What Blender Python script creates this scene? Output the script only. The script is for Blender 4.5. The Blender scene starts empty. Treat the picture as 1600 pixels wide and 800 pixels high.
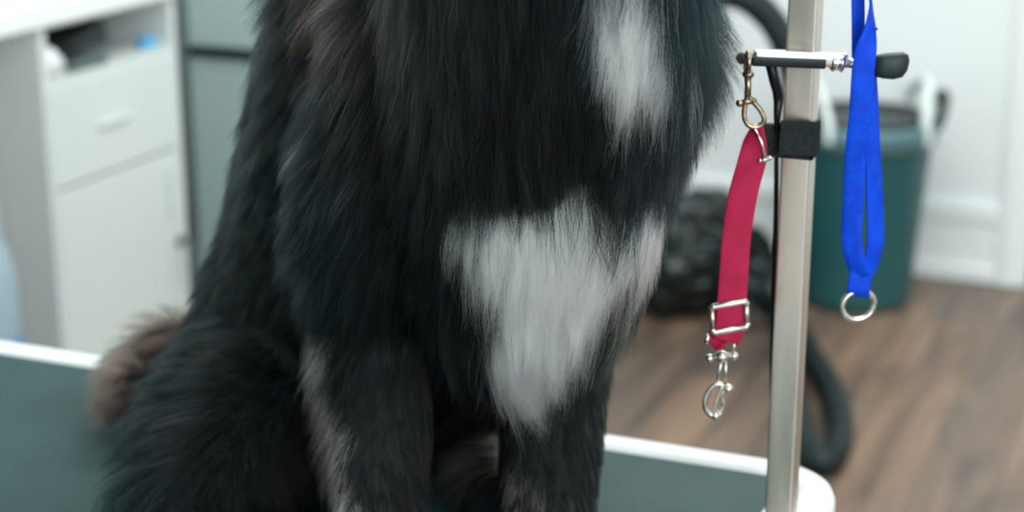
import bpy, bmesh, math, random
import numpy as np
from mathutils import Vector, Matrix, noise
from mathutils.kdtree import KDTree

PI = math.pi
SC = bpy.context.scene
COL = SC.collection
random.seed(7)
RNG = np.random.default_rng(11)

# ------------------------------------------------------------------ camera
F_PX = 2700.0                       # focal length for a 1600 px wide frame
YAW = math.radians(22.3)
PITCH = math.atan(0.3)
CAM_Z = 0.60                        # table top is z = 0, the floor z = -0.8
FLOOR_Z = -0.80
cam_data = bpy.data.cameras.new('camera')
cam_data.sensor_width = 36.0
cam_data.lens = F_PX / 1600.0 * 36.0
cam_data.clip_start = 0.05
cam_data.dof.use_dof = True
cam_data.dof.focus_distance = 1.12
cam_data.dof.aperture_fstop = 4.6
cam = bpy.data.objects.new('camera', cam_data)
COL.objects.link(cam)
cam.location = (0, 0, CAM_Z)
cam.rotation_euler = (PI / 2 - PITCH, 0, YAW)
SC.camera = cam

# ------------------------------------------------------------------ view, world, lights
SC.view_settings.view_transform = 'Standard'
SC.view_settings.look = 'None'
SC.view_settings.exposure = 0.0
SC.view_settings.gamma = 1.0
SC.view_settings.use_curve_mapping = False
world = bpy.data.worlds.new('world')
SC.world = world
world.use_nodes = True
bgn = world.node_tree.nodes['Background']
bgn.inputs[0].default_value = (0.86, 0.97, 0.97, 1)
bgn.inputs[1].default_value = 0.92


def area(name, loc, target, size, power, colour):
    l = bpy.data.lights.new(name, 'AREA')
    l.shape = 'RECTANGLE'
    l.size, l.size_y = size
    l.energy = power
    l.color = colour
    o = bpy.data.objects.new(name, l)
    COL.objects.link(o)
    o.location = loc
    o.rotation_euler = (Vector(target) - Vector(loc)).to_track_quat('-Z', 'Y').to_euler()
    return o


area('ceiling_light', (-0.6, 3.0, 1.75), (-0.6, 3.0, 0), (1.6, 1.2), 46, (0.95, 1.0, 0.985))
area('ceiling_light', (-0.2, 0.9, 1.75), (-0.4, 1.1, 0), (1.2, 0.6), 12, (0.95, 1.0, 0.985))
area('front_fill', (1.2, -0.8, 1.0), (-0.5, 1.1, 0.2), (1.6, 1.4), 66, (0.90, 1.0, 1.0))  # added fill from behind the camera, brightens the chest and post

R_ = Vector((math.cos(YAW), math.sin(YAW), 0))
F_ = Vector((-math.sin(YAW), math.cos(YAW), 0))
CP, SP = math.cos(PITCH), math.sin(PITCH)


def at(px, py, D):
    """the point seen at (px, py) of the 1600 x 800 photo at ground distance D"""
    x, y = px - 800.0, py - 400.0
    fwd = F_PX * CP - y * SP
    down = F_PX * SP + y * CP
    p = R_ * (x / fwd * D) + F_ * D
    return Vector((p.x, p.y, CAM_Z - down / fwd * D))


def at_z(px, py, z):
    x, y = px - 800.0, py - 400.0
    fwd = F_PX * CP - y * SP
    down = F_PX * SP + y * CP
    return at(px, py, (CAM_Z - z) * fwd / down)


# ------------------------------------------------------------------ materials
def mat(name, col, rough=0.5, metal=0.0, spec=0.5, **kw):
    m = bpy.data.materials.new(name)
    m.use_nodes = True
    b = m.node_tree.nodes['Principled BSDF']
    b.inputs['Base Color'].default_value = (*col, 1)
    b.inputs['Roughness'].default_value = rough
    b.inputs['Metallic'].default_value = metal
    b.inputs['Specular IOR Level'].default_value = spec
    for k, v in kw.items():
        b.inputs[k.replace('_', ' ')].default_value = v
    return m


def noisy(m, colA, colB, scale=(5, 5, 5), detail=4, lo=0.35, hi=0.65, bump=0.0, bscale=None, rough=None):
    nt = m.node_tree
    b = nt.nodes['Principled BSDF']
    tc = nt.nodes.new('ShaderNodeTexCoord')
    mp = nt.nodes.new('ShaderNodeMapping')
    mp.inputs['Scale'].default_value = scale
    n = nt.nodes.new('ShaderNodeTexNoise')
    n.inputs['Detail'].default_value = detail
    n.inputs['Scale'].default_value = 1.0
    r = nt.nodes.new('ShaderNodeValToRGB')
    r.color_ramp.elements[0].position = lo
    r.color_ramp.elements[1].position = hi
    r.color_ramp.elements[0].color = (*colA, 1)
    r.color_ramp.elements[1].color = (*colB, 1)
    nt.links.new(tc.outputs['Object'], mp.inputs['Vector'])
    nt.links.new(mp.outputs[0], n.inputs['Vector'])
    nt.links.new(n.outputs['Fac'], r.inputs[0])
    nt.links.new(r.outputs[0], b.inputs['Base Color'])
    if rough:
        rr = nt.nodes.new('ShaderNodeMapRange')
        rr.inputs['To Min'].default_value, rr.inputs['To Max'].default_value = rough
        nt.links.new(n.outputs['Fac'], rr.inputs['Value'])
        nt.links.new(rr.outputs[0], b.inputs['Roughness'])
    if bump:
        n2 = nt.nodes.new('ShaderNodeTexNoise')
        n2.inputs['Scale'].default_value = bscale or 200
        n2.inputs['Detail'].default_value = 2
        bp = nt.nodes.new('ShaderNodeBump')
        bp.inputs['Strength'].default_value = bump
        bp.inputs['Distance'].default_value = 0.002
        nt.links.new(tc.outputs['Object'], n2.inputs['Vector'])
        nt.links.new(n2.outputs['Fac'], bp.inputs['Height'])
        nt.links.new(bp.outputs[0], b.inputs['Normal'])
    return m


def wood_floor():
    m = mat('wood_floor', (0.2, 0.13, 0.1), 0.42)
    nt = m.node_tree
    b = nt.nodes['Principled BSDF']
    tc = nt.nodes.new('ShaderNodeTexCoord')
    mp = nt.nodes.new('ShaderNodeMapping')
    mp.inputs['Rotation'].default_value = (0, 0, PI / 2)
    br = nt.nodes.new('ShaderNodeTexBrick')
    br.inputs['Scale'].default_value = 1.0
    br.inputs['Brick Width'].default_value = 1.2
    br.inputs['Row Height'].default_value = 0.15
    br.inputs['Mortar Size'].default_value = 0.0015
    br.inputs['Color1'].default_value = (0.240, 0.150, 0.102, 1)
    br.inputs['Color2'].default_value = (0.172, 0.125, 0.096, 1)
    br.inputs['Mortar'].default_value = (0.06, 0.04, 0.03, 1)
    nt.links.new(tc.outputs['Object'], mp.inputs[0])
    nt.links.new(mp.outputs[0], br.inputs['Vector'])
    mp2 = nt.nodes.new('ShaderNodeMapping')
    mp2.inputs['Scale'].default_value = (11, 1.5, 1)
    n = nt.nodes.new('ShaderNodeTexNoise')
    n.inputs['Scale'].default_value = 1.0
    n.inputs['Detail'].default_value = 6
    n.inputs['Distortion'].default_value = 0.6
    nt.links.new(tc.outputs['Object'], mp2.inputs[0])
    nt.links.new(mp2.outputs[0], n.inputs['Vector'])
    ramp = nt.nodes.new('ShaderNodeValToRGB')
    ramp.color_ramp.elements[0].position = 0.36
    ramp.color_ramp.elements[1].position = 0.66
    ramp.color_ramp.elements[0].color = (0.48, 0.50, 0.54, 1)
    ramp.color_ramp.elements[1].color = (1.25, 1.2, 1.15, 1)
    nt.links.new(n.outputs['Fac'], ramp.inputs[0])
    mx = nt.nodes.new('ShaderNodeMix')
    mx.data_type = 'RGBA'
    mx.blend_type = 'MULTIPLY'
    mx.inputs['Factor'].default_value = 1.0
    nt.links.new(br.outputs['Color'], mx.inputs['A'])
    nt.links.new(ramp.outputs[0], mx.inputs['B'])
    nt.links.new(mx.outputs['Result'], b.inputs['Base Color'])
    return m


M = dict(
    wall=noisy(mat('white_wall_paint', (0.8, 0.8, 0.8), 0.6), (0.78, 0.81, 0.81), (0.82, 0.84, 0.84), (1.2,) * 3),
    trim=mat('white_trim_paint', (0.84, 0.86, 0.86), 0.35),
    floor=wood_floor(),
    mat=noisy(mat('green_grey_rubber', (0.09, 0.15, 0.15), 0.6, spec=0.35), (0.016, 0.050, 0.049), (0.024, 0.066, 0.065), (9, 9, 9), bump=0.5, bscale=420),
    rim=mat('white_rubber_edge', (0.82, 0.84, 0.84), 0.35),
    board=mat('white_board', (0.7, 0.72, 0.72), 0.5),
    white=noisy(mat('white_laminate', (0.8, 0.82, 0.8), 0.35), (0.66, 0.70, 0.68), (0.71, 0.74, 0.725), (2, 2, 2)),
    inside=mat('white_laminate_inside', (0.66, 0.70, 0.68), 0.5),
    top=mat('white_worktop', (0.86, 0.88, 0.87), 0.3),
    fridge=mat('blue_grey_metal', (0.42, 0.53, 0.53), 0.45, 0.1),
    fridgebody=mat('gap_shade_grey_metal', (0.17, 0.22, 0.215), 0.5),  # darker than the doors: exposed strip imitates the shadow gap beside the cabinet
    darkgrey=mat('dark_grey_green', (0.10, 0.14, 0.14), 0.5),
    black=mat('black_plastic', (0.005, 0.006, 0.007), 0.3, spec=0.22),
    blackrub=noisy(mat('black_rubber', (0.02, 0.03, 0.03), 0.5, spec=0.3), (0.007, 0.016, 0.016), (0.013, 0.024, 0.024), (20,) * 3),
    velcro=noisy(mat('black_webbing', (0.012, 0.016, 0.016), 0.8, spec=0.2), (0.006, 0.009, 0.009), (0.013, 0.017, 0.017), (300,) * 3),
    steel=noisy(mat('worn_steel', (0.6, 0.56, 0.5), 0.3, 1.0), (0.66, 0.60, 0.52), (0.78, 0.70, 0.61), (60, 60, 9), rough=(0.28, 0.45)),
    chrome=mat('chrome', (0.78, 0.78, 0.76), 0.16, 1.0),
    nickel=noisy(mat('worn_nickel', (0.62, 0.59, 0.54), 0.28, 1.0), (0.5, 0.47, 0.42), (0.72, 0.69, 0.64), (200,) * 3),
    brass=noisy(mat('tarnished_bronze', (0.3, 0.22, 0.15), 0.32, 1.0), (0.16, 0.12, 0.09), (0.5, 0.38, 0.27), (150,) * 3),
    red=noisy(mat('crimson_nylon', (0.42, 0.01, 0.05), 0.65, spec=0.2), (0.29, 0.006, 0.036), (0.35, 0.009, 0.050), (60, 60, 60), bump=0.35, bscale=900),
    blue=noisy(mat('blue_nylon', (0.0, 0.07, 0.62), 0.6, spec=0.15), (0.0, 0.035, 0.44), (0.0, 0.055, 0.56), (60,) * 3, bump=0.35, bscale=900),
    bin=noisy(mat('teal_plastic', (0.05, 0.13, 0.14), 0.45), (0.018, 0.098, 0.105), (0.026, 0.118, 0.126), (4,) * 3),
    binrim=mat('rim_highlight_plastic', (0.095, 0.19, 0.21), 0.35),  # lighter than the tub: the rim's highlight is put into its colour
    binin=mat('dark_plastic_lining', (0.03, 0.045, 0.042), 0.5),
    pale=mat('pale_plastic', (0.72, 0.77, 0.75), 0.4),
    bag=noisy(mat('black_glossy_cloth', (0.012, 0.02, 0.02), 0.25), (0.001, 0.003, 0.003), (0.010, 0.020, 0.020), (9,) * 3),
    jug=mat('pale_blue_plastic', (0.50, 0.66, 0.74), 0.25, Transmission_Weight=0.35),
    bluecap=mat('sky_blue_plastic', (0.08, 0.42, 0.72), 0.4),
    navy=mat('blue_label', (0.06, 0.24, 0.55), 0.5),
    skin=mat('dark_dog_undercoat', (0.010, 0.012, 0.012), 0.9, spec=0.1),
    nose=mat('black_wet_nose', (0.01, 0.01, 0.01), 0.25),
    eye=mat('brown_eye', (0.05, 0.02, 0.008), 0.08),
)


# ------------------------------------------------------------------ helpers
def tag(o, label=None, cat=None, group=None, kind=None):
    if label: o['label'] = label
    if cat: o['category'] = cat
    if group: o['group'] = group
    if kind: o['kind'] = kind
    return o


def empty(name, loc, label, cat, group=None):
    o = bpy.data.objects.new(name, None)
    COL.objects.link(o)
    o.location = loc
    o.empty_display_size = 0.05
    return tag(o, label, cat, group)


def link(name, me, m, parent=None, smooth=False):
    """mesh in world coordinates -> object whose parent keeps it in place"""
    o = bpy.data.objects.new(name, me)
    COL.objects.link(o)
    if m is not None:
        me.materials.append(m)
    if smooth:
        for p in me.polygons: p.use_smooth = True
    if parent is not None:
        o.parent = parent
        o.matrix_parent_inverse = Matrix.Translation(-wloc(parent))
    return o


def wloc(o):
    v = Vector((0, 0, 0))
    if o.type == 'EMPTY':
        v = Vector(o.location)
    return v


def obj(name, bm, m, parent=None, smooth=False):
    me = bpy.data.meshes.new(name)
    bmesh.ops.recalc_face_normals(bm, faces=bm.faces)
    bm.to_mesh(me)
    bm.free()
    return link(name, me, m, parent, smooth)


def box(bm, lo, hi, bev=0.0, seg=2):
    lo, hi = Vector(lo), Vector(hi)
    t = bmesh.new()
    bmesh.ops.create_cube(t, size=1.0)
    for v in t.verts:
        v.co = Vector(((lo[i] + hi[i]) / 2 + v.co[i] * (hi[i] - lo[i]) for i in range(3)))
    if bev:
        bmesh.ops.bevel(t, geom=list(t.edges), offset=bev, segments=seg, affect='EDGES', profile=0.6)
    merge(bm, t)


def merge(bm, t):
    mp = {}
    for v in t.verts: mp[v] = bm.verts.new(v.co)
    for f in t.faces:
        try: bm.faces.new([mp[v] for v in f.verts])
        except ValueError: pass
    t.free()


def frames(pts, up=Vector((0, 0, 1))):
    out = []
    n = len(pts)
    prev = None
    for i in range(n):
        t = (pts[min(i + 1, n - 1)] - pts[max(i - 1, 0)]).normalized()
        if prev is None:
            a = up if abs(t.dot(up)) < 0.9 else Vector((1, 0, 0))
            s = t.cross(a).normalized()
        else:
            s = (prev - t * prev.dot(t)).normalized()
        prev = s
        out.append((t, s, t.cross(s).normalized()))
    return out


def smooth_path(pts, k=8):
    """Catmull-Rom through the points"""
    P = [Vector(p) for p in pts]
    P = [P[0] * 2 - P[1]] + P + [P[-1] * 2 - P[-2]]
    out = []
    for i in range(1, len(P) - 2):
        for j in range(k):
            t = j / k
            out.append(0.5 * ((2 * P[i]) + (P[i + 1] - P[i - 1]) * t + (2 * P[i - 1] - 5 * P[i] + 4 * P[i + 1] - P[i + 2]) * t * t
                              + (3 * P[i] - P[i - 1] - 3 * P[i + 1] + P[i + 2]) * t ** 3))
    out.append(P[-2])
    return out


def tube(bm, pts, r, seg=12, closed=False):
    pts = [Vector(p) for p in pts]
    n = len(pts)
    rr = r if callable(r) else (lambda i: r)
    fr = frames(pts)
    if closed:
        c = sum(pts, Vector()) / n
        nn = (pts[0] - c).cross(pts[n // 4] - c).normalized()
    rings = []
    for i, p in enumerate(pts):
        if closed:
            s = (p - c).normalized(); b = nn
        else:
            _, s, b = fr[i]
        rings.append([bm.verts.new(p + (s * math.cos(2 * PI * k / seg) + b * math.sin(2 * PI * k / seg)) * rr(i)) for k in range(seg)])
    m = n if closed else n - 1
    for i in range(m):
        A, B = rings[i], rings[(i + 1) % n]
        for k in range(seg):
            bm.faces.new((A[k], A[(k + 1) % seg], B[(k + 1) % seg], B[k]))
    if not closed:
        bm.faces.new(rings[0]); bm.faces.new(rings[-1])


def ring(bm, c, ax1, ax2, r1, r2, wire, n=36, seg=10):
    tube(bm, [c + ax1 * (r1 * math.cos(2 * PI * k / n)) + ax2 * (r2 * math.sin(2 * PI * k / n)) for k in range(n)], wire, seg, closed=True)


def ball(bm, c, r, axes=None, sub=3):
    t = bmesh.new()
    bmesh.ops.create_icosphere(t, subdivisions=sub, radius=1.0)
    rx = (r, r, r) if not hasattr(r, '__len__') else r
    for v in t.verts:
        co = Vector((v.co.x * rx[0], v.co.y * rx[1], v.co.z * rx[2]))
        v.co = Vector(c) + (axes @ co if axes is not None else co)
    merge(bm, t)


def lathe(bm, c, prof, seg=48, sq=None):
    c = Vector(c)
    rings = []
    for r, z in prof:
        rings.append([bm.verts.new(c + Vector((r * math.cos(2 * PI * k / seg), r * math.sin(2 * PI * k / seg), z))) for k in range(seg)])
    for A, B in zip(rings, rings[1:]):
        for k in range(seg):
            bm.faces.new((A[k], A[(k + 1) % seg], B[(k + 1) % seg], B[k]))
    bm.faces.new(rings[0]); bm.faces.new(rings[-1])


def ribbon(bm, pts, sides, w, th, k=8):
    """flat webbing: centre points, width directions, width, thickness (all interpolated)"""
    P = smooth_path(pts, k)
    S = smooth_path(sides, k)
    n = len(P)
    rows = []
    for i in range(n):
        t = (P[min(i + 1, n - 1)] - P[max(i - 1, 0)]).normalized()
        s = (S[i] - t * S[i].dot(t)).normalized()
        nn = t.cross(s).normalized()
        ww = w[min(int(i / k), len(w) - 1)] if hasattr(w, '__len__') else w
        if hasattr(w, '__len__') and int(i / k) < len(w) - 1:
            f = i / k - int(i / k)
            ww = w[int(i / k)] * (1 - f) + w[int(i / k) + 1] * f
        prof = [(-.5, -.25), (-.5, .25), (-.46, .5), (-.2, .5), (.2, .5), (.46, .5), (.5, .25), (.5, -.25), (.46, -.5), (.2, -.5), (-.2, -.5), (-.46, -.5)]
        rows.append([bm.verts.new(P[i] + s * (a * ww) + nn * (b * th)) for a, b in prof])
    for A, B in zip(rows, rows[1:]):
        for j in range(len(A)):
            bm.faces.new((A[j], A[(j + 1) % len(A)], B[(j + 1) % len(A)], B[j]))
    bm.faces.new(rows[0]); bm.faces.new(rows[-1])


def struct(name, bm, m, smooth=False):
    return tag(obj(name, bm, m, None, smooth), kind='structure')


# ------------------------------------------------------------------ the room
WY = 4.58
b = bmesh.new(); box(b, (-4.5, -1.5, FLOOR_Z - 0.05), (3.0, 4.9, FLOOR_Z)); struct('floor', b, M['floor'])
b = bmesh.new(); box(b, (-3.02, WY, FLOOR_Z), (-0.395, WY + 0.12, 1.8)); struct('wall_back', b, M['wall'])
b = bmesh.new(); box(b, (-3.02, 0.3, FLOOR_Z), (-2.9, WY, 1.8)); struct('wall_left', b, M['wall'])
b = bmesh.new()
box(b, (-2.9, WY - 0.014, FLOOR_Z), (-0.48, WY, FLOOR_Z + 0.19), 0.003)
box(b, (-2.9, WY - 0.022, FLOOR_Z + 0.165), (-0.48, WY, FLOOR_Z + 0.215), 0.007, 3)
box(b, (-2.9, WY - 0.026, FLOOR_Z), (-0.48, WY, FLOOR_Z + 0.045), 0.008, 3)
struct('baseboard_back', b, M['trim'])
b = bmesh.new()
box(b, (-0.48, WY - 0.022, FLOOR_Z), (-0.395, WY + 0.12, 1.5), 0.006, 3)
box(b, (-0.465, WY - 0.03, FLOOR_Z), (-0.43, WY - 0.01, 1.5), 0.005, 3)
struct('trim_1', b, M['trim'])
b = bmesh.new(); box(b, (-0.39, WY + 0.05, FLOOR_Z + 0.01), (0.42, WY + 0.09, 1.25), 0.003)
box(b, (-0.29, WY + 0.04, FLOOR_Z + 0.25), (0.32, WY + 0.06, 0.05), 0.01, 2)
struct('door_1', b, M['trim'])
b = bmesh.new(); box(b, (0.425, WY, FLOOR_Z), (3.0, WY + 0.12, 1.8)); box(b, (-0.395, WY, 1.27), (0.425, WY + 0.12, 1.8))
struct('wall_right', b, M['wall'])

# ------------------------------------------------------------------ worktop, drawer cabinet, fridge on the left
CX = -2.10                                       # the cabinet's front plane (faces +x)
Y0, Y1 = 2.715, 3.188
TOPZ = 0.110


t = empty('drawer_cabinet', (CX - 0.28, (Y0 + Y1) / 2, FLOOR_Z), 'tall white cabinet with an open cubby, one drawer and a door under the worktop', 'cabinet')
TH = 0.022
b = bmesh.new()
box(b, (CX - 0.56, Y0, FLOOR_Z), (CX, Y0 + TH, TOPZ - 0.045), 0.001)
box(b, (CX - 0.56, Y1 - TH, FLOOR_Z), (CX, Y1, TOPZ - 0.045), 0.001)
box(b, (CX - 0.56, Y0 + TH, FLOOR_Z), (CX - 0.545, Y1 - TH, TOPZ - 0.045))
box(b, (CX - 0.545, Y0 + TH, TOPZ - 0.051), (CX, Y1 - TH, TOPZ - 0.045))
SHZ = -0.042
box(b, (CX - 0.545, Y0 + TH, SHZ - 0.018), (CX - 0.002, Y1 - TH, SHZ))
box(b, (CX - 0.5, Y0 + TH, FLOOR_Z), (CX - 0.04, Y1 - TH, FLOOR_Z + 0.06))
obj('body', b, M['white'], t)
DZ0, DZ1 = -0.262, SHZ - 0.019
dr = None
b = bmesh.new(); box(b, (CX - 0.018, Y0 + 0.012, DZ0), (CX + 0.004, Y1 - 0.014, DZ1), 0.002)
box(b, (CX - 0.45, Y0 + 0.035, DZ0 + 0.02), (CX - 0.018, Y1 - 0.035, DZ1 - 0.05))
dr = obj('drawer', b, M['white'], t)
b = bmesh.new()
yc = (Y0 + Y1) / 2
box(b, (CX + 0.004, 2.88, -0.165), (CX + 0.012, 2.99, -0.155), 0.003)
obj('handle', b, M['inside'], dr)
b = bmesh.new(); box(b, (CX - 0.018, Y0 + 0.012, FLOOR_Z + 0.065), (CX + 0.004, Y1 - 0.014, DZ0 - 0.006), 0.002)
dd = obj('door', b, M['white'], t)
b = bmesh.new()
box(b, (CX + 0.004, 3.115, -0.41), (CX + 0.012, 3.128, -0.30), 0.003)
obj('handle', b, M['inside'], dd)
# lock with its keys on the door
b = bmesh.new()
c = Vector((CX + 0.003, 3.148, -0.475))
tube(b, [c, c + Vector((0.014, 0, 0))], 0.011, 16)
tube(b, [c + Vector((0.014, 0, 0)), c + Vector((0.04, 0.0, -0.002))], 0.003, 8)
ring(b, c + Vector((0.04, 0.0, -0.018)), Vector((0.3, 0.95, 0)).normalized(), Vector((0, 0, 1)), 0.014, 0.018, 0.0025)
box(b, c + Vector((0.037, -0.002, -0.075)), c + Vector((0.041, 0.014, -0.03)), 0.001)
obj('lock', b, M['darkgrey'], dd)

t = bmesh.new()
box(t, (-2.9, 1.2, TOPZ - 0.0445), (CX + 0.012, Y1 + 0.004, TOPZ), 0.004)
tag(obj('worktop', t, M['top']), 'long white worktop lying over the drawer cabinet and reaching towards the viewer', 'worktop')

# things in the cubby
def cub(y, d=0.12): return Vector((CX - d, y, SHZ))
b = bmesh.new()                                   # black clipper pouch: a soft folded bag
pts = []
t2 = bmesh.new(); bmesh.ops.create_icosphere(t2, subdivisions=5, radius=1.0)
for v in t2.verts:
    c0 = v.co.copy()
    sx = lambda a, p: math.copysign(abs(a) ** p, a)
    q = Vector((sx(c0.x, .6) * 0.09, sx(c0.y, .55) * 0.125, sx(c0.z, .7) * 0.031))
    q.z += 0.010 * noise.noise(Vector((q.x * 18, q.y * 14, 3))) + (0.012 if c0.z > 0 else 0) * math.sin(q.y * 22)
    v.co = q + cub(Y0 + 0.20, 0.13) + Vector((0, 0, 0.047))
merge(b, t2)
pch = obj('tool_pouch', b, M['bag'], None, True)
tag(pch, 'soft black pouch lying in the open cubby of the white cabinet', 'pouch')
b = bmesh.new()
box(b, cub(Y0 + 0.17, 0.018) + Vector((-0.006, -0.06, 0.001)), cub(Y0 + 0.17, 0.018) + Vector((0.014, 0.06, 0.020)), 0.006, 3)
obj('grooming_clipper', b, M['darkgrey'], None, True)
tag(bpy.data.objects['grooming_clipper'], 'flat dark grey clipper at the front edge of the cubby below the black pouch', 'clipper')
b = bmesh.new()
ball(b, cub(Y0 + 0.055, 0.025) + Vector((0, 0, 0.030)), (0.022, 0.03, 0.030))
ball(b, cub(Y0 + 0.075, 0.028) + Vector((0, 0, 0.022)), (0.020, 0.026, 0.022))
o = obj('crumpled_tissue', b, M['trim'], None, True)
md = o.modifiers.new('r', 'REMESH'); md.voxel_size = 0.004
tag(o, 'crumpled white tissue at the near front corner of the cubby', 'tissue')
b = bmesh.new()
c = cub(Y0 + 0.052, 0.36) + Vector((0, 0, 0.001))
lathe(b, c, [(0.008, 0), (0.026, 0.0), (0.026, 0.085), (0.008, 0.085)], 28)
obj('paper_roll', b, M['pale'], None, True)
tag(bpy.data.objects['paper_roll'], 'pale paper roll standing in the cubby behind the black pouch', 'roll')
b = bmesh.new(); lathe(b, cub(Y1 - 0.055, 0.04), [(0.018, 0), (0.02, 0.003), (0.02, 0.018), (0.017, 0.022)], 24)
tag(obj('bottle_cap', b, M['bluecap']), 'small sky blue cap at the far end of the cubby', 'cap')

# fridge
FY = 3.60
fx0 = -2.40
t = empty('refrigerator', (fx0 + 0.33, FY + 0.3, FLOOR_Z), 'blue grey refrigerator with two doors and a black grip gap, behind the white cabinet', 'refrigerator')
b = bmesh.new(); box(b, (fx0, FY + 0.05, FLOOR_Z + 0.03), (fx0 + 0.66, FY + 0.65, 1.0), 0.005)
for dx in (0.05, 0.57):
    for dy in (0.1, 0.55):
        box(b, (fx0 + dx, FY + dy, FLOOR_Z), (fx0 + dx + 0.04, FY + dy + 0.04, FLOOR_Z + 0.031))
obj('body', b, M['fridgebody'], t)
SPLIT = at(350, 76, 4.25).z
b = bmesh.new(); box(b, (fx0 + 0.062, FY, SPLIT + 0.012), (fx0 + 0.655, FY + 0.045, 1.0), 0.008, 3); du = obj('door', b, M['fridge'], t)
b = bmesh.new(); box(b, (fx0 + 0.062, FY, FLOOR_Z + 0.09), (fx0 + 0.655, FY + 0.045, SPLIT - 0.012), 0.008, 3); obj('door', b, M['fridge'], t)
b = bmesh.new(); box(b, (fx0 + 0.066, FY - 0.012, SPLIT - 0.010), (fx0 + 0.645, FY + 0.049, SPLIT + 0.010), 0.003); obj('handle_strip', b, M['black'], t)

# pale blue jug under the worktop
jp = at(-42, 540, 3.02)
t = empty('water_jug', (jp.x, jp.y, FLOOR_Z), 'pale blue plastic jug standing on the floor under the worktop', 'jug')
b = bmesh.new()
lathe(b, (jp.x, jp.y, FLOOR_Z), [(0.07, 0), (0.085, 0.01), (0.088, 0.20), (0.083, 0.215), (0.088, 0.23), (0.087, 0.46), (0.075, 0.505), (0.066, 0.53), (0.064, 0.69), (0.055, 0.715), (0.03, 0.735), (0.02, 0.74)], 48)
jo = obj('bottle', b, M['jug'], t, True)
b = bmesh.new(); lathe(b, (jp.x, jp.y, FLOOR_Z + 0.735), [(0.026, 0), (0.028, 0.004), (0.028, 0.028), (0.022, 0.034)], 32); obj('cap', b, M['pale'], t, True)
b = bmesh.new(); lathe(b, (jp.x, jp.y, FLOOR_Z + 0.235), [(0.0885, 0), (0.0892, 0.002), (0.0892, 0.10), (0.0885, 0.102)], 48); obj('label_band', b, M['navy'], t, True)['label'] = 'blue label'

# ------------------------------------------------------------------ flexible tub, black heap and hose by the back wall
bp = at_z(1332, 466, FLOOR_Z)
BC = Vector((bp.x, min(bp.y, WY - 0.24), FLOOR_Z))
t = empty('tub', BC, 'round teal plastic tub with pale handles standing against the white wall', 'tub')
b = bmesh.new()
H = 0.475
lathe(b, BC, [(0.13, 0.0), (0.14, 0.008), (0.146, 0.03), (0.174, H - 0.05), (0.176, H - 0.045), (0.176, H), (0.166, H), (0.164, H - 0.04), (0.14, 0.02), (0.05, 0.015)], 64)
obj('body', b, M['bin'], t, True)
b = bmesh.new()
lathe(b, BC, [(0.176, H - 0.055), (0.186, H - 0.05), (0.190, H - 0.01), (0.186, H + 0.006), (0.170, H + 0.008), (0.167, H - 0.02), (0.176, H - 0.03)], 64)
obj('rim', b, M['binrim'], t, True)
b = bmesh.new()
lathe(b, BC, [(0.1655, H + 0.012), (0.158, H + 0.018), (0.16, H - 0.02), (0.152, H - 0.2), (0.04, H - 0.22), (0.02, H - 0.22), (0.03, H - 0.225), (0.155, H - 0.205), (0.1655, H - 0.03)], 64)
obj('lining', b, M['binin'], t, True)
def tub_loop(P, rad, m, lab=None):
    bb = bmesh.new()
    tube(bb, smooth_path(P, 6), rad, 12)
    o = obj('handle', bb, m, t, True)
    if lab: o['label'] = lab
DT = math.hypot(BC.x, BC.y) * 0.99
rimz = BC.z + H
def onrim(ang, dz=0.0, k=1.0):
    e = R_ * math.cos(ang) + F_ * math.sin(ang)
    return BC + e * (0.178 * k) + Vector((0, 0, H + dz))
tub_loop([onrim(-2.2, -.03, 1.04), onrim(-2.25, .02, 1.0), onrim(-2.6, .085, .82), onrim(2.7, .10, .75), onrim(2.2, .05, .92), onrim(2.15, -.02)], 0.011, M['pale'], 'pale handle')
tub_loop([onrim(-.75, -.04, 1.04), onrim(-.75, .03, 1.0), onrim(-.45, .09, .9), onrim(.1, .10, .86), onrim(.6, .05, .93), onrim(.65, -.02)], 0.014, M['pale'], 'pale handle')
tub_loop([onrim(-.35, -.01, 1.03), onrim(-.25, .045, 1.1), onrim(0, .065, 1.12), onrim(.25, .045, 1.1), onrim(.35, -.01, 1.0)], 0.014, M['binin'], 'dark grip')
tub_loop([onrim(PI - .35, -.01, 1.03), onrim(PI - .25, .04, 1.06), onrim(PI, .06, 1.06), onrim(PI + .25, .04, 1.06), onrim(PI + .35, -.01, 1.03)], 0.014, M['binin'], 'dark grip')

# crumpled black dryer bag on the floor
hb = at_z(1082, 484, FLOOR_Z)
hb = Vector((hb.x, hb.y + 0.02, FLOOR_Z))
t2 = bmesh.new(); bmesh.ops.create_icosphere(t2, subdivisions=6, radius=1.0)
for v in t2.verts:
    c0 = v.co.copy()
    n1 = noise.noise(c0 * 1.6 + Vector((3, 1, 7)))
    rdg = (1 - abs(noise.noise(c0 * 2.6 + Vector((9, 2, 4))))) ** 2
    rdg2 = (1 - abs(noise.noise(c0 * 6 + Vector((1, 8, 2))))) ** 2
    r = 0.80 + 0.30 * n1 + 0.22 * rdg + 0.03 * rdg2
    z = c0.z * r
    q = R_ * (c0.x * r * 0.205) + F_ * (c0.y * r * 0.16)
    h = 0.165 * (1 - 0.30 * max(0, abs(c0.x)) ** 2)
    v.co = hb + Vector((q.x, q.y, max(0.003, h * 0.9 + z * h)))
b = bmesh.new(); merge(b, t2)
tag(obj('crumpled_bag', b, M['bag'], None, True), 'crumpled glossy black bag lying on the wood floor by the white wall', 'bag')

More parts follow.
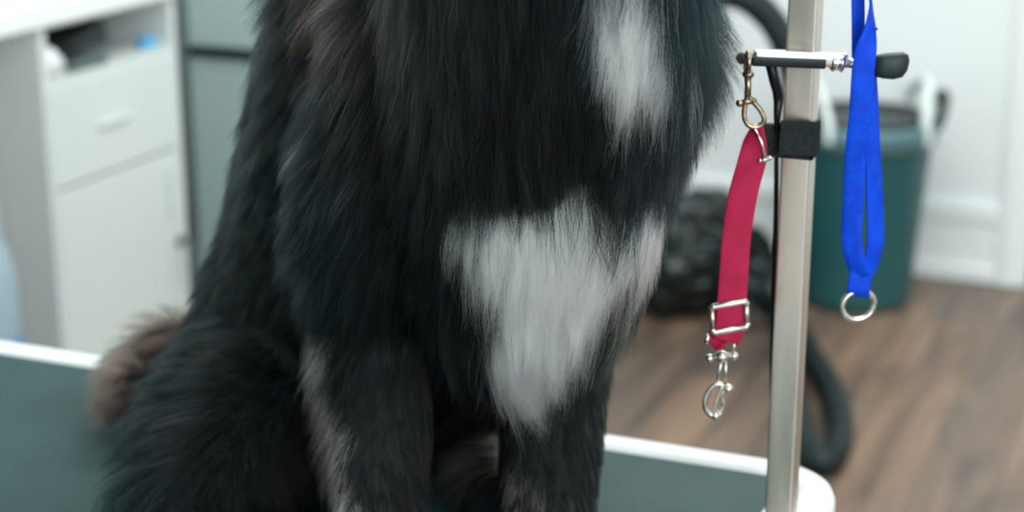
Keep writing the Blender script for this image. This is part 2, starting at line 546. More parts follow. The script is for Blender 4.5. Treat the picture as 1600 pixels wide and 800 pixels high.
# hose: down behind the post, then a loop on the floor
hz = FLOOR_Z + 0.03
def fl(px, py, dz=0.0): return at_z(px, py, hz + dz)
hp = [hb + R_ * -.30 + F_ * .05 + Vector((0, 0, .03)), hb + R_ * -.36 + F_ * -.15 + Vector((0, 0, .03)), hb + R_ * -.34 + F_ * -.42 + Vector((0, 0, .08)), at(900, 330, 3.42), at(925, 190, 3.28), at(1000, 60, 3.25), at(1085, 2, 3.22), at(1150, -8, 3.2), at(1200, 25, 3.2), at(1232, 85, 3.2), at(1246, 170, 3.22), at(1243, 280, 3.28), at(1235, 400, 3.45)]
hp += [fl(1232, 480, 0.04), fl(1262, 545), fl(1300, 610), fl(1313, 672), fl(1296, 718), fl(1262, 706), fl(1243, 640), fl(1236, 560), fl(1216, 497), fl(1176, 452, 0.08)]
hp += [fl(1150, 440, 0.09)]
PH = smooth_path(hp, 14)
b = bmesh.new()
tube(b, PH, lambda i: 0.0265 + 0.0022 * (1 if i % 2 else -1), 18)
tag(obj('dryer_hose', b, M['blackrub'], None, True), 'thick dark ribbed dryer hose arching down behind the post and looping on the floor', 'hose')

# ------------------------------------------------------------------ grooming table
TX1, TY1 = -0.249, 1.365
TX0, TY0 = -1.36, 0.70
t = empty('grooming_table', ((TX0 + TX1) / 2, (TY0 + TY1) / 2, FLOOR_Z), 'grooming table with grey green rubber mat and rounded white edge, under the dog', 'table')


def rounded(x0, y0, x1, y1, r, n=10):
    P = []
    for cx, cy, a0 in ((x1 - r, y1 - r, 0), (x0 + r, y1 - r, PI / 2), (x0 + r, y0 + r, PI), (x1 - r, y0 + r, 1.5 * PI)):
        for k in range(n + 1):
            a = a0 + k / n * PI / 2
            P.append((cx + r * math.cos(a), cy + r * math.sin(a)))
    return P


def rim_profile(bm, prof):
    rows = []
    for off, z in prof:
        rr = max(0.005, 0.062 - off)
        rows.append([bm.verts.new((x, y, z)) for x, y in rounded(TX0 + off, TY0 + off, TX1 - off, TY1 - off, rr)])
    n = len(rows[0])
    for A, B in zip(rows, rows[1:] + rows[:1]):
        for k in range(n):
            bm.faces.new((A[k], A[(k + 1) % n], B[(k + 1) % n], B[k]))


b = bmesh.new()
rim_profile(b, [(0.004, -0.035), (0.0, -0.03), (0.0, -0.006), (0.003, 0.001), (0.010, 0.005), (0.022, 0.006), (0.030, 0.004), (0.033, -0.001), (0.033, -0.035)])
obj('rim', b, M['rim'], t, True)
b = bmesh.new()
P = rounded(TX0 + 0.032, TY0 + 0.032, TX1 - 0.032, TY1 - 0.032, 0.03)
top = [b.verts.new((x, y, 0.0)) for x, y in P]; bot = [b.verts.new((x, y, -0.006)) for x, y in P]
b.faces.new(top); b.faces.new(bot[::-1])
for k in range(len(P)): b.faces.new((top[k], bot[k], bot[(k + 1) % len(P)], top[(k + 1) % len(P)]))
obj('mat', b, M['mat'], t)
b = bmesh.new(); box(b, (TX0 + 0.034, TY0 + 0.034, -0.034), (TX1 - 0.034, TY1 - 0.034, -0.0065)); obj('board', b, M['board'], t)
for sx in (TX0 + 0.09, TX1 - 0.09):
    for sy in (TY0 + 0.09, TY1 - 0.09):
        b = bmesh.new()
        tube(b, [Vector((sx, sy, -0.034)), Vector((sx, sy, FLOOR_Z + 0.02))], 0.016, 20)
        tube(b, [Vector((sx, sy, FLOOR_Z + 0.03)), Vector((sx, sy, FLOOR_Z))], 0.021, 20)
        obj('leg', b, M['chrome'], t, True)

# ------------------------------------------------------------------ post with clamp bar
DP = 1.245
pt = at(1258, 40, DP); pb = at(1221, 780, DP)
PX, PY = (pt.x + pb.x) / 2, (pt.y + pb.y) / 2
t = empty('grooming_post', (PX, PY, 0), 'square steel grooming post with a chrome clamp bar, standing on the table', 'post')
HW = 0.0108
b = bmesh.new(); box(b, (PX - HW, PY - HW, 0.004), (PX + HW, PY + HW, 0.95), 0.0018, 3)
obj('pole', b, M['steel'], t)
b = bmesh.new(); box(b, (PX - 0.020, PY - 0.034, 0.0003), (PX + 0.016, PY + 0.028, 0.0055), 0.002)
for sx, sy in ((0, -.026), (0, .022)): tube(b, [Vector((PX + sx, PY + sy, 0.004)), Vector((PX + sx, PY + sy, 0.009))], 0.004, 6)
obj('base_plate', b, M['steel'], t)

DB = 1.225                                       # clamp bar in front of the pole
def bar(px, py, d=0.0): return at(px, py, DB + d)
bx = (bar(1330, 98) - bar(1180, 92)).normalized()
bz = Vector((0, 0, 1)); bz = (bz - bx * bz.dot(bx)).normalized(); by = bz.cross(bx).normalized()
AX = Matrix((bx, by, bz)).transposed()


def obox(bm, c, ext, bev=0.001, seg=2, taper=None):
    tt = bmesh.new(); bmesh.ops.create_cube(tt, size=2.0)
    for v in tt.verts:
        v.co = Vector((v.co.x * ext[0], v.co.y * ext[1], v.co.z * ext[2]))
    bmesh.ops.bevel(tt, geom=list(tt.edges), offset=bev, segments=seg, affect='EDGES', profile=0.6)
    for v in tt.verts: v.co = c + AX @ v.co
    merge(bm, tt)


m_ = 1 / 2130.0                                  # metres per photo pixel here
b = bmesh.new()
obox(b, bar(1250, 91), (72 * m_, 0.0055, 11 * m_), 0.0026, 3)
clampbar = obj('clamp_bar', b, M['chrome'], t, True)
b = bmesh.new()
obox(b, bar(1232, 97, -0.0055), (56 * m_, 0.0035, 7.5 * m_), 0.0012, 3)  # black sleeve, lengthened to imitate the dark reflection low on the chrome
tube(b, [bar(1155, 91), bar(1180, 92)], 0.0033, 14)
ball(b, bar(1159, 91), 0.0045, sub=2)
o = obj('sleeve', b, M['black'], clampbar, True); o['label'] = 'black sleeve doubling as dark reflection'
b = bmesh.new()
tube(b, [bar(1298, 97), bar(1318, 98)], 0.0058, 20)
tube(b, [bar(1300, 97), bar(1303, 97)], 0.0068, 20)
tube(b, [bar(1313, 98), bar(1316, 98)], 0.0068, 20)
tube(b, [bar(1316, 98), bar(1372, 101)], 0.0036, 16)
obj('collar', b, M['chrome'], clampbar, True)
b = bmesh.new()
q = [bar(1362, 103), bar(1368, 103), bar(1380, 103), bar(1396, 103), bar(1410, 101), bar(1417, 98), bar(1420, 97)]
rads = [0.003, 0.0075, 0.0088, 0.0094, 0.0088, 0.006, 0.002]
rings_ = []
for p_, r_ in zip(q, rads):
    rings_.append([b.verts.new(p_ + by * (math.copysign(abs(math.cos(a)) ** .6, math.cos(a)) * r_ * .8) + bz * (math.copysign(abs(math.sin(a)) ** .6, math.sin(a)) * r_)) for a in [2 * PI * k / 20 for k in range(20)]])
for A, B in zip(rings_, rings_[1:]):
    for k in range(20): b.faces.new((A[k], A[(k + 1) % 20], B[(k + 1) % 20], B[k]))
b.faces.new(rings_[0]); b.faces.new(rings_[-1])
o = obj('grip', b, M['blackrub'], clampbar, True); o['label'] = 'dark rubber grip'

# strap round pole and cable
sz0, sz1 = at(1255, 243, DP).z, at(1255, 190, DP).z
g = 0.0022
b = bmesh.new()
x0 = PX - HW - 0.0165
outer = [(x0, PY - HW - g), (PX + HW + g, PY - HW - g), (PX + HW + g, PY + HW + g), (x0, PY + HW + g)]
box(b, (PX - HW - g, PY - HW - g, sz0), (PX + HW + g, PY - HW, sz1), 0.0006)
box(b, (PX + HW, PY - HW - g, sz0), (PX + HW + g, PY + HW + g, sz1), 0.0006)
box(b, (PX - HW - g, PY + HW, sz0), (PX + HW + g, PY + HW + g, sz1), 0.0006)
box(b, (PX - HW - g, PY - HW - g, sz0), (PX - HW, PY + HW + g, sz1), 0.0006)
obox(b, at(1248, 216, DP - HW - 0.006), (30 * m_, 0.0016, 27 * m_), 0.0006)
obox(b, at(1207, 219, DP - 0.004), (24 * m_, 0.004, 26 * m_), 0.0010)
obj('strap', b, M['velcro'], t)['label'] = 'black strap'

cp = [at(1204, 100, DB + 0.006), at(1210, 125, DB + 0.006), at(1216, 150, DB + 0.012), at(1214, 185, DP - 0.010), at(1213, 240, DP - 0.002), at(1212, 330, DP + .004), at(1208, 480, DP + 0.008), at(1206, 600, DP + 0.014), at(1212, 720, DP + 0.019), at(1212, 812, DP + .022)]
b = bmesh.new(); tube(b, smooth_path(cp, 8), lambda i: 0.0040 - 0.0023 * min(1, max(0, (i - 16) / 12)), 12)
tag(obj('power_cable', b, M['black'], None, True), 'thin black cable strapped along the side of the steel post', 'cable')

# ------------------------------------------------------------------ crimson lead with its bronze clip
DL = 1.205
SID = R_.copy()
def lp(px, py, d=0.0): return at(px, py, DL + d)
t = empty('crimson_lead', lp(1168, 92), 'crimson nylon lead with a slide buckle, hanging from the bar by a bronze clip', 'lead')
b = bmesh.new()
ribbon(b, [lp(1184, 197), lp(1180, 222), lp(1175, 252), lp(1162, 300), lp(1152, 360), lp(1147, 420), lp(1143, 480), lp(1140, 515), lp(1134, 533)],
       [SID * .55 + F_ * -.6 + bz * -.3, SID * .7 + F_ * -.4 + bz * -.5, SID * .9 + bz * -.15, SID, SID, SID, SID + bz * .12, SID + bz * .2, SID + bz * .2],
       [0.010, 0.0175, 0.0205, 0.0208, 0.0210, 0.0212, 0.0215, 0.0215, 0.0195], 0.0018)
ribbon(b, [lp(1137, 534, .003), lp(1127, 527, .006), lp(1133, 500, .006), lp(1140, 470, .005)], [SID + bz * .2] * 4, 0.019, 0.0015)
obj('webbing', b, M['red'], t, True)
b = bmesh.new()                                   # slide buckle
def bk(u, v, d=-0.003):                           # local frame of the buckle
    c = lp(1142, 495, d)
    return c + (SID + bz * .17).normalized() * (u * m_) + (bz - SID * .12).normalized() * (v * m_)
fr_ = [bk(-26, 21), bk(22, 22), bk(25, 18), bk(25, -17), bk(22, -21), bk(-26, -22), bk(-29, -18), bk(-29, 18)]
def rod(bm, pts, r, seg=10):
    tube(bm, pts, r, seg)
    for p_ in pts: ball(bm, p_, r, sub=2)
rod(b, [fr_[7], fr_[0], fr_[1], fr_[2]], 0.0024)
rod(b, [fr_[3], fr_[4], fr_[5], fr_[6]], 0.0024)
rod(b, [fr_[6], fr_[7]], 0.0018)
rod(b, [fr_[2], fr_[3]], 0.0018)
obj('buckle', b, M['nickel'], t, True)
b = bmesh.new()                                   # keeper wire at the top fold
rod(b, [lp(1177, 198), lp(1190, 222, -.003), lp(1196, 247, -.003)], 0.0014)
rod(b, [lp(1188, 251, -.003), lp(1203, 247, -.002)], 0.0018)
obj('keeper_ring', b, M['chrome'], t, True)
# upper bronze clip
b = bmesh.new()
ring(b, lp(1168, 98), F_, bz, 0.0072, 0.0072, 0.0019, 24, 8)
rod(b, [lp(1169, 112), lp(1169, 120)], 0.0030)
rod(b, [lp(1168, 120), lp(1169, 135), lp(1168, 150)], 0.0024)
ball(b, lp(1169, 116), (0.0045, 0.0045, 0.0030), sub=2)
rod(b, [lp(1156, 161), lp(1178, 157)], 0.0022)
ball(b, lp(1156, 161), 0.0030, sub=2)
tube(b, smooth_path([lp(1168, 150), lp(1164, 165), lp(1163, 182), lp(1168, 194), lp(1178, 199), lp(1189, 196), lp(1194, 186), lp(1188, 172), lp(1178, 160), lp(1171, 152)], 6), 0.0019, 10)
obj('clip', b, M['brass'], t, True)['label'] = 'bronze clip'
# lower bolt snap
b = bmesh.new()
rod(b, [lp(1104, 534), lp(1106, 526)], 0.0020)
rod(b, [lp(1147, 532), lp(1147, 556)], 0.0008, 8)
rod(b, [lp(1109, 560), lp(1126, 556), lp(1146, 556)], 0.0025)
ball(b, lp(1109, 560), 0.0034, sub=2); ball(b, lp(1147, 556), 0.0034, sub=2)
ball(b, lp(1128, 557), (0.0052, 0.0052, 0.0046), sub=3)
rod(b, [lp(1127, 564), lp(1124, 580), lp(1121, 600)], 0.0012)
rod(b, [lp(1134, 564), lp(1134, 600)], 0.0010)
tube(b, smooth_path([lp(1130, 602), lp(1120, 600), lp(1110, 608), lp(1103, 622), lp(1102, 636), lp(1108, 646), lp(1118, 650), lp(1126, 645)], 6), 0.0021, 10)
tube(b, smooth_path([lp(1128, 604), lp(1123, 618), lp(1118, 634), lp(1120, 648)], 6), 0.0016, 10)
tube(b, smooth_path([lp(1126, 646), lp(1130, 634), lp(1128, 618), lp(1136, 607)], 6), 0.0015, 10)
ball(b, lp(1138, 607), 0.0036, sub=3); ball(b, lp(1118, 649), 0.0034, sub=3)
obj('bolt_snap', b, M['nickel'], t, True)

# ------------------------------------------------------------------ blue lead
DU = 1.215
def up(px, py, d=0.0): return at(px, py, DU + d)
t = empty('blue_lead', up(1345, 96), 'bright blue nylon loop lead with a steel ring, hanging over the clamp bar', 'lead')
b = bmesh.new()
# strand rising behind the bar, strand folded over it edge-on, and the two sides of the hanging loop
ribbon(b, [up(1338, -120, .012), up(1340, -30, .012), up(1341, 30, .012), up(1341, 75, .013), up(1341, 110, .010), up(1338, 160, .004)],
       [SID + F_ * .2] * 6, 0.0098, 0.0016)
ribbon(b, [up(1359, -120, .002), up(1358, -30, .002), up(1361, 10, .000), up(1360, 45, -.006), up(1353, 80, -.010), up(1348, 120, -.012), up(1344, 180, -.011), up(1337, 240, -.009), up(1333, 320, -.008), up(1331, 375, -.008), up(1338, 412, -.008), up(1347, 432, -.007)],
       [SID * .2 + F_, SID * .2 + F_, SID * .25 + F_, SID * .7 + F_ * .7, SID, SID, SID + F_ * -.1, SID + F_ * -.2, SID + F_ * -.2, SID + F_ * -.3, SID * .9 + F_ * -.3 - bz * .2, SID + F_ * -.3 - bz * .2],
       [.012, .012, .012, .0125, .0150, .0160, .0155, .0150, .0148, .0148, .0145, .013], 0.0020)
ribbon(b, [up(1362, 48, .004), up(1362, 110, .006), up(1363, 170, .003), up(1364, 240, 0), up(1367, 320, -.001), up(1368, 375, -.002), up(1361, 410, -.004), up(1349, 432, -.006)],
       [SID * .5 + F_ * .9, SID * .6 + F_ * .75, SID * .7 + F_ * .7, SID * .75 + F_ * .65, SID * .8 + F_ * .6, SID * .8 + F_ * .6, SID * .8 + F_ * .5 + bz * .2, SID + F_ * .3 + bz * .2],
       [.010, .012, .0150, .0165, .0175, .0175, .0160, .013], 0.0020)
ribbon(b, [up(1346, 424, -.006), up(1343, 440, -.007), up(1341, 456, -.007), up(1341, 462, -.003), up(1342, 452, -.001), up(1344, 434, -.002)], [SID] * 6, 0.0165, 0.0022)
rod(b, [up(1362, 44, -.004), up(1369, 45, -.004)], 0.0012)
obj('webbing', b, M['blue'], t, True)
b = bmesh.new()
ring(b, up(1341, 477, -.005), (SID + F_ * .15).normalized(), bz, 26 * m_, 24 * m_, 0.0021, 48, 12)
obj('ring', b, M['nickel'], t, True)

# ================================================================== the dog
body = bmesh.new()


def cap(p0, r0, p1, r1, n=7):
    for k in range(n + 1):
        f = k / n
        ball(body, p0.lerp(p1, f), r0 * (1 - f) + r1 * f, sub=2)


def chain(pts):
    for (a, ra_), (c_, rc) in zip(pts, pts[1:]):
        d = (a - c_).length
        cap(a, ra_, c_, rc, max(3, int(d / (0.3 * min(ra_, rc)))))


# torso: forechest, ribs, belly, rump
chain([(at(850, -170, 1.09), .080), (at(850, -40, 1.12), .098), (at(848, 90, 1.145), .104), (at(830, 230, 1.165), .100), (at(815, 360, 1.18), .088), (at(800, 470, 1.21), .070)])
chain([(at(735, -60, 1.23), .085), (at(642, 60, 1.30), .106), (at(625, 230, 1.33), .120), (at(575, 390, 1.38), .118), (at(505, 500, 1.42), .104)])
chain([(at(800, 330, 1.25), .095), (at(700, 400, 1.30), .105), (at(620, 480, 1.36), .105)])
# shoulders and upper arms
chain([(at(705, 60, 1.19), .078), (at(632, 230, 1.20), .074), (at(592, 360, 1.20), .062), (at(590, 480, 1.21), .049), (at(592, 600, 1.19), .041), (at(592, 720, 1.16), .036), (at(594, 840, 1.125), .031), (at(598, 930, 1.09), .028)])
chain([(at(950, 80, 1.22), .070), (at(940, 250, 1.24), .056), (at(895, 390, 1.25), .050), (at(872, 500, 1.26), .043), (at(866, 620, 1.23), .040), (at(858, 740, 1.20), .037), (at(850, 860, 1.165), .031), (at(846, 940, 1.13), .028)])
# paws
for pc in (at_z(600, 965, 0.024), at_z(846, 950, 0.024)):
    d = (-F_ * 0.03)
    ball(body, pc + F_ * .01, .033); ball(body, pc + d * .6, (.034, .034, .024))
    for k in (-1.5, -.5, .5, 1.5):
        ball(body, pc + d * 1.5 + R_ * (k * .0135) + Vector((0, 0, -.004)), .0125)
# haunches
chain([(at(470, 520, 1.40), .086), (at(435, 610, 1.34), .082), (at(362, 700, 1.27), .074), (at(322, 785, 1.22), .064)])
chain([(at(350, 780, 1.22), .045), (at_z(300, 760, .03), .03)])
hf = at_z(400, 905, .026)
chain([(at_z(330, 800, .028), .030), (hf, .030)])
for k in (-1.5, -.5, .5, 1.5): ball(body, hf + (R_ * .3 - F_).normalized() * .035 + R_ * (k * .013) + Vector((0, 0, -.006)), .013)
chain([(at(640, 520, 1.45), .10), (at(760, 640, 1.42), .075), (at(800, 700, 1.36), .05)])
hf2 = at_z(790, 790, .026)
chain([(at(790, 700, 1.38), .04), (hf2, .03)])
# tail, lying out on the table
TAIL = smooth_path([at(400, 560, 1.53), at(320, 560, 1.53), at(262, 540, 1.55), at(224, 580, 1.53), at_z(208, 615, .040)], 6)
chain([(p, .029 - .0003 * i) for i, p in enumerate(TAIL)])
# neck and head, above the photograph
HC = at(905, -330, 1.06)
fd = (-F_ * .85 + R_ * .52 + Vector((0, 0, -.08))).normalized()
chain([(at(850, -170, 1.09), .082), (HC - fd * .03 - Vector((0, 0, .03)), .072)])
ball(body, HC, (.068, .072, .062)); ball(body, HC - fd * .03, .066)
chain([(HC + fd * .05 + Vector((0, 0, -.012)), .046), (HC + fd * .10 + Vector((0, 0, -.024)), .034), (HC + fd * .15 + Vector((0, 0, -.028)), .026)])
side = fd.cross(Vector((0, 0, 1))).normalized()
for s in (-1, 1):
    e0 = HC + side * (s * .052) + Vector((0, 0, .045)) - fd * .02
    chain([(e0, .022), (e0 + side * (s * .022) + Vector((0, 0, .022)), .016), (e0 + side * (s * .045) + Vector((0, 0, -.01)) + fd * .015, .013), (e0 + side * (s * .05) + Vector((0, 0, -.045)) + fd * .02, .008)])
tmp_me = bpy.data.meshes.new('dog_raw'); body.to_mesh(tmp_me); body.free()
tmp = bpy.data.objects.new('dog_raw', tmp_me); COL.objects.link(tmp)
md = tmp.modifiers.new('r', 'REMESH'); md.mode = 'VOXEL'; md.voxel_size = 0.0055
md = tmp.modifiers.new('s', 'SMOOTH'); md.iterations = 9; md.factor = 0.6
dg = bpy.context.evaluated_depsgraph_get()
dog_me = bpy.data.meshes.new_from_object(tmp.evaluated_get(dg))
bpy.data.objects.remove(tmp)
for v in dog_me.vertices:
    if v.co.z < 0.003: v.co.z = 0.003
dog_me.materials.clear()
dog = link('dog', dog_me, M['skin'], None, True)
tag(dog, 'sitting long haired black dog with two white chest patches on the grooming table', 'dog')
b = bmesh.new(); ball(b, HC + fd * .172 + Vector((0, 0, -.018)), (.015, .015, .011)); obj('nose', b, M['nose'], dog, True)
for s in (-1, 1):
    b = bmesh.new(); ball(b, HC + fd * .060 + side * (s * .030) + Vector((0, 0, .018)), .0105); obj('eye', b, M['eye'], dog, True)

# ------------------------------------------------------------------ coat
me = dog_me
nv = len(me.vertices)
V = np.empty(nv * 3, np.float64); me.vertices.foreach_get('co', V); V = V.reshape(-1, 3)
me.calc_loop_triangles()
T = np.empty(len(me.loop_triangles) * 3, np.int32); me.loop_triangles.foreach_get('vertices', T); T = T.reshape(-1, 3)
VN = np.empty(nv * 3, np.float64); me.vertices.foreach_get('normal', VN); VN = VN.reshape(-1, 3)
R3, F3, Z3 = np.array(R_), np.array(F_), np.array((0, 0, 1.0))


def norm(a): return a / np.maximum(np.linalg.norm(a, axis=-1, keepdims=True), 1e-9)


def sz(px, py, D):                                # front-view coordinates (across, height) of a point
    p = at(px, py, D)
    return p.dot(R_), p.z


def poly(D, pts): return np.array([sz(x, y, D) for x, y in pts])


def sdist(P, Q):
    """signed distance of points P (n,2) to polygon Q, negative inside"""
    d = np.full(len(P), 1e9); ins = np.zeros(len(P), bool)
    n = len(Q)
    for i in range(n):
        a, c = Q[i], Q[(i + 1) % n]
        e = c - a; w = P - a
        tt = np.clip((w @ e) / (e @ e), 0, 1)
        dd = np.linalg.norm(w - tt[:, None] * e, axis=1)
        d = np.minimum(d, dd)
        c1 = (a[1] <= P[:, 1]) & (P[:, 1] < c[1]); c2 = (c[1] <= P[:, 1]) & (P[:, 1] < a[1])
        cr = e[0] * w[:, 1] - e[1] * w[:, 0]
        ins ^= (c1 & (cr > 0)) | (c2 & (cr < 0))
    return np.where(ins, -d, d)


def vnoise(P, s, seed):
    """smooth value noise from a few sine waves, cheap and vectorised"""
    r = np.random.default_rng(seed)
    o = np.zeros(len(P))
    for k in range(7):
        w = norm(r.normal(size=3)) * s * r.uniform(.6, 1.8)
        o += np.sin(P @ w + r.uniform(0, 6.28))
    return o / 3.5


WHITE_BLAZE = poly(1.03, [(935, -90), (1005, -90), (1028, -10), (1046, 50), (1068, 100), (1048, 125), (1005, 110), (972, 140), (956, 50)])
WHITE_CHEST = poly(1.08, [(688, 322), (770, 318), (850, 300), (882, 262), (905, 240), (938, 280), (975, 325), (1035, 310), (1062, 340), (1030, 395), (975, 445), (915, 505), (865, 565), (778, 600), (758, 540), (795, 465), (785, 420), (715, 375)])
LEG_GREY = poly(1.17, [(470, 535), (515, 520), (555, 600), (575, 680), (585, 760), (570, 830), (490, 830), (460, 650)])
LEG_WHITE = poly(1.12, [(515, 770), (562, 750), (580, 850), (640, 960), (560, 980), (500, 850)])
INNER = poly(1.30, [(680, 640), (760, 640), (840, 670), (850, 830), (680, 830)])
INNER_TAN = poly(1.17, [(790, 705), (830, 700), (835, 810), (795, 810)])
BROWN_SH = poly(1.12, [(505, -80), (585, -70), (580, 10), (565, 60), (540, 75), (515, 20)])

e1, e2 = V[T[:, 1]] - V[T[:, 0]], V[T[:, 2]] - V[T[:, 0]]
FNv = np.cross(e1, e2); area_ = np.linalg.norm(FNv, axis=1) / 2
cen = V[T].mean(axis=1)
front = norm(FNv) @ norm(np.array([0, 0, .5]) + -F3 * 1.0)
wgt = area_ * np.where(front > -0.15, 1.0, 0.28)
# nothing of the coat above the neck needs this density
wgt *= np.where(cen[:, 2] > 0.56, 0.35, 1.0)
lower = (cen[:, 2] < .18) & (cen @ R3 > -.155) & (cen[:, 2] > .03)
wgt *= np.where(lower, 2.2, 1.0)


def sample(n):
    tri = RNG.choice(len(T), size=n, p=wgt / wgt.sum())
    a, c = RNG.random(n), RNG.random(n)
    s = np.sqrt(a)
    w0, w1, w2 = 1 - s, s * (1 - c), s * c
    P = V[T[tri, 0]] * w0[:, None] + V[T[tri, 1]] * w1[:, None] + V[T[tri, 2]] * w2[:, None]
    N = norm(VN[T[tri, 0]] * w0[:, None] + VN[T[tri, 1]] * w1[:, None] + VN[T[tri, 2]] * w2[:, None])
    return P, N


TAILP = np.array([tuple(p) for p in TAIL])
tail_axis = norm(np.array(TAIL[-1] - TAIL[8]))
HCn = np.array(HC)


def attrs(P, N):
    """length, rest direction, lift, colours at coat roots"""
    n = len(P)
    S = P @ R3; D = P @ F3; Z = P[:, 2]
    SZ = np.stack([S, Z], 1)
    jit = vnoise(P, 60, 5) * .008 + vnoise(P, 150, 6) * .005 + RNG.normal(size=n) * .003
    frontish = (N @ -F3) > -0.25
    wc0 = sdist(SZ, WHITE_CHEST)
    # base length
    L = np.full(n, .050)
    # ruff and chest
    chest = (D < 1.22) & (Z > .16) & (S > -.06)
    L = np.where(chest, .068, L)
    L = np.where((Z > .36) & (S > -.10), .062, L)
    # legs
    leg = (Z < .175) & (S > -.155) & (D < 1.27)
    fade = np.clip((Z - .14) / .06, 0, 1)
    L = np.where(leg | ((Z < .2) & (S > -.15) & (D < 1.27)), .027 * (1 - fade) + .05 * fade, L)
    L = np.where(Z < .03, np.minimum(L, .014), L)
    hq = (S < -.13) & (Z < .20)
    L = np.where(hq, .052, L)
    L = np.where(hq & (Z < .045), .03, L)
    dt = np.min(np.linalg.norm(P[:, None, :] - TAILP[None, 6::3], axis=2), axis=1)
    tl = dt < .036
    L = np.where(tl, .040, L)
    dh = np.linalg.norm(P - HCn, axis=1)
    hd = dh < .2
    L = np.where(hd & (Z > HCn[2] - .07), .018, L)
    L = np.where((Z > .27) & (S > -.06) & (wc0 > 0), np.minimum(L, .046 + np.clip(wc0 - .02, 0, 1) * .35), L)
    # flow
    flow = np.tile(-Z3, (n, 1)).astype(float)
    flow += R3 * (S * .8)[:, None] * 1.0
    backw = norm(F3 * .6 - R3 * .75)
    kb = np.clip((-.02 - S) / .14, 0, 1) * np.clip((Z - .02) / .1, 0, 1)
    flow += backw * (kb * .55)[:, None]
    flow += R3 * (vnoise(P, 22, 3) * .22)[:, None] + F3 * (vnoise(P, 22, 4) * .12)[:, None]
    lift = np.full(n, .34)
    lift = np.where(leg, .26, lift)
    flow = np.where(tl[:, None], tail_axis * .9 - R3 * .4 - Z3 * .2, flow)
    lift = np.where(tl, .7, lift)
    flow = np.where((hd & (Z > HCn[2] - .05))[:, None], -np.array(fd) - Z3 * .25, flow)
    # pattern
    wb = sdist(SZ, WHITE_BLAZE) + jit; wc = sdist(SZ, WHITE_CHEST) + jit
    white = ((wb < 0) | (wc < 0)) & frontish & (D < 1.26)
    wl = (sdist(SZ, LEG_WHITE) + jit < 0) & (D < 1.22)
    L = np.where((wc < .0) & frontish & (D < 1.26), np.clip(.055 + (0.30 - Z) * .32, .045, .095), L)
    near_leg = (sdist(SZ, LEG_GREY) + jit * 1.5)
    gl = (near_leg < 0) & (D < 1.25) & (N @ R3 < .35)
    it = (sdist(SZ, INNER) + jit < 0) & (D > 1.24)
    itan = (sdist(SZ, INNER_TAN) + jit < 0) & (D > 1.08)
    bs = sdist(SZ, BROWN_SH) + jit * 2
    # dark base colour, blue black to brown black in broad drifts, with lighter single hairs
    q = np.clip(vnoise(P, 16, 8) * .5 + .5, 0, 1)[:, None]
    cool = np.array([.0012, .0050, .0056]); warm = np.array([.0055, .0052, .0048])
    q = np.clip(q + (RNG.random((n, 1)) - .5) * .9, 0, 1)
    C = cool * (1 - q) + warm * q
    C *= RNG.lognormal(0, .35, (n, 1))
    C = np.where((RNG.random(n) < .035)[:, None], C * 5 + .05, C)
    C = np.where(tl[:, None], np.array([.062, .044, .037]) * RNG.uniform(.6, 1.4, (n, 1)), C)
    bsm = (bs < 0) & (RNG.random(n) < .5)
    C = np.where(bsm[:, None], np.array([.075, .045, .034]) * RNG.uniform(.4, 1.3, (n, 1)), C)
    C = np.where((gl & (RNG.random(n) < .85))[:, None], np.array([.27, .235, .20]) * RNG.uniform(.3, 1.3, (n, 1)), C)
    C = np.where((it & (RNG.random(n) < .7))[:, None], np.array([.13, .11, .095]) * RNG.uniform(.5, 1.2, (n, 1)), C)
    C = np.where((itan & (RNG.random(n) < .8))[:, None], np.array([.40, .31, .21]) * RNG.uniform(.6, 1.2, (n, 1)), C)
    w = np.array([.93, .985, .985])
    wv = RNG.uniform(.86, 1.02, (n, 1))
    C = np.where((white | wl)[:, None], w * wv, C)
    return L, norm(flow), lift, C, white


NP = 9


def grow(P, N, L, flow, lift, seed):
    """strand curves: leave the skin at an angle, fall along the flow"""
    n = len(P)
    tang = norm(flow - N * np.sum(flow * N, axis=1, keepdims=True))
    d0 = norm(tang + N * lift[:, None] * 1.5)
    d1 = norm(tang * .9 + N * (lift[:, None] * .15) + flow * .45)
    pts = np.empty((n, NP, 3)); pts[:, 0] = P - N * .003
    step = L / (NP - 1)
    for k in range(1, NP):
        f = (k - 1) / (NP - 2)
        d = norm(d0 * (1 - f) + d1 * f)
        pts[:, k] = pts[:, k - 1] + d * step[:, None]
    return pts


NS, NG = 330000, 9000
# the skin under a white patch is pale too
_l, _f, _i, vC, vW = attrs(V, norm(VN))
hide = np.ones((nv, 4), np.float32)
vin = np.minimum(sdist(np.stack([V @ R3, V[:, 2]], 1), WHITE_CHEST), sdist(np.stack([V @ R3, V[:, 2]], 1), WHITE_BLAZE)) < -.012
hide[:, :3] = np.where((vW & vin)[:, None], np.array([.62, .64, .63]), np.array([.010, .012, .012]))
da = dog_me.attributes.new('skin_colour', 'FLOAT_COLOR', 'POINT')
da.data.foreach_set('color', hide.reshape(-1))
_nt = M['skin'].node_tree
_an = _nt.nodes.new('ShaderNodeAttribute'); _an.attribute_name = 'skin_colour'
_nt.links.new(_an.outputs['Color'], _nt.nodes['Principled BSDF'].inputs['Base Color'])
_t, _t2, _t3, _t4, tW = attrs(cen, norm(FNv))
wgt = wgt * np.where(tW, 1.7, 1.0)
gP, gN = sample(NG)
gL, gF, gl_, gC, gW = attrs(gP, gN)
gL *= RNG.uniform(.8, 1.15, NG)
gF = norm(gF + RNG.normal(size=gF.shape) * .13)
gPts = grow(gP, gN, gL, gF, gl_ * RNG.uniform(.5, 1.4, NG), 0)
gR = norm(RNG.normal(size=(NG, 3)))
kd = KDTree(NG)
for i, p in enumerate(gP): kd.insert(p, i)
kd.balance()

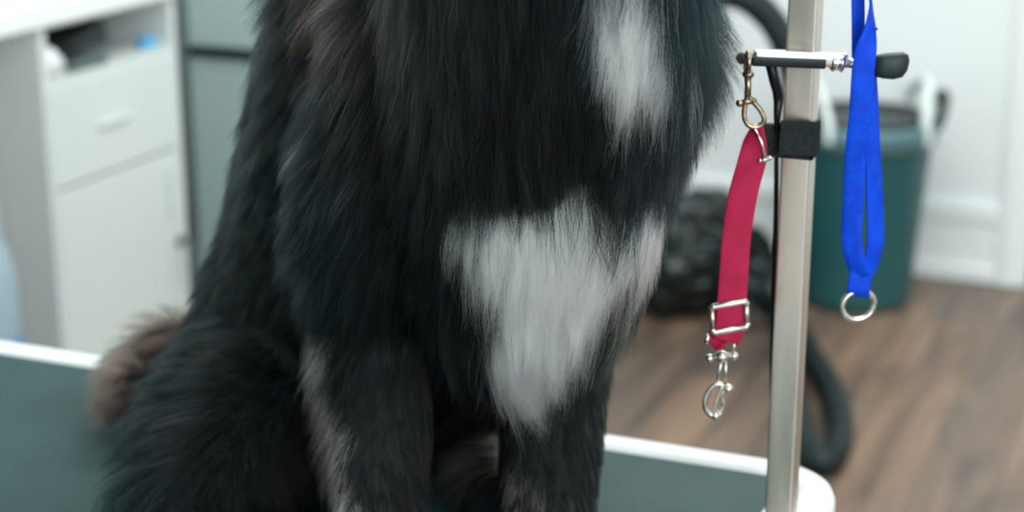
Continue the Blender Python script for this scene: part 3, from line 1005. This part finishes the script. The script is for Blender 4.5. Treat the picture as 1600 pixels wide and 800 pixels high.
P, N = sample(NS)
L, Fl, lf, C, W = attrs(P, N)
L *= RNG.uniform(.55, 1.12, NS)
Fl = norm(Fl + RNG.normal(size=Fl.shape) * .08)
pts = grow(P, N, L, Fl, lf * RNG.uniform(.6, 1.3, NS), 1)
gi = np.fromiter((kd.find(p)[1] for p in P), dtype=np.int64, count=NS)
# clump towards the guide, more towards the tip; a few strands fly free
rel = L / gL[gi]
cl = RNG.uniform(.45, .95, NS) * (RNG.random(NS) > .10)
tt = np.linspace(0, 1, NP)
for k in range(1, NP):
    f = tt[k] * np.minimum(rel, 1.15) * (NP - 1)
    lo = np.clip(f.astype(int), 0, NP - 2); fr = f - lo
    G = gPts[gi, lo] * (1 - fr)[:, None] + gPts[gi, lo + 1] * fr[:, None]
    w = (cl * tt[k] ** 1.3)[:, None]
    pts[:, k] = pts[:, k] * (1 - w) + G * w
# waves shared by a clump plus each strand's own
ph = RNG.uniform(0, 6.28, NG)[gi] + RNG.normal(size=NS) * .5
amp = (.0022 * (L / .06))
wdir = gR[gi]
own = norm(RNG.normal(size=(NS, 3)))
ph2 = RNG.uniform(0, 6.28, NS)
for k in range(1, NP):
    a = amp * tt[k]
    pts[:, k] += wdir * (a * np.sin(ph + tt[k] * 5.5))[:, None] + own * (a * .55 * np.sin(ph2 + tt[k] * 9))[:, None]
pts[:, :, 2] = np.maximum(pts[:, :, 2], .0015)

keep_tone = gC[gi]
dark = ~W & (C.max(axis=1) < .08)
mixw = np.where(dark & (keep_tone.max(axis=1) < .08), .5, 0)[:, None]
C = C * (1 - mixw) + keep_tone * mixw

hc = bpy.data.hair_curves.new('coat')
hc.add_curves([NP] * NS)
hc.attributes['position'].data.foreach_set('vector', pts.reshape(-1).astype(np.float32))
rad = np.outer(np.where(W, .000150, .000105) * RNG.uniform(.7, 1.35, NS), 1 - .80 * tt ** 1.6).astype(np.float32)
ra_ = hc.attributes.get('radius') or hc.attributes.new('radius', 'FLOAT', 'POINT')
ra_.data.foreach_set('value', rad.reshape(-1))
ca = hc.attributes.new('hair_colour', 'FLOAT_COLOR', 'POINT')
rgba = np.ones((NS, NP, 4), np.float32); rgba[:, :, :3] = C[:, None, :]
ca.data.foreach_set('color', rgba.reshape(-1))
hm = bpy.data.materials.new('dog_hair'); hm.use_nodes = True
nt = hm.node_tree
for n_ in list(nt.nodes):
    if n_.type != 'OUTPUT_MATERIAL': nt.nodes.remove(n_)
out = [n_ for n_ in nt.nodes if n_.type == 'OUTPUT_MATERIAL'][0]
h = nt.nodes.new('ShaderNodeBsdfHairPrincipled')
h.parametrization = 'COLOR'
h.inputs['IOR'].default_value = 1.22
h.inputs['Roughness'].default_value = 0.34
h.inputs['Radial Roughness'].default_value = 0.55
h.inputs['Random Roughness'].default_value = 0.2
at_ = nt.nodes.new('ShaderNodeAttribute'); at_.attribute_name = 'hair_colour'
nt.links.new(at_.outputs['Color'], h.inputs['Color'])
nt.links.new(h.outputs[0], out.inputs['Surface'])
hc.materials.append(hm)
coat = bpy.data.objects.new('coat', hc); COL.objects.link(coat)
coat.parent = dog
coat['kind'] = 'stuff'
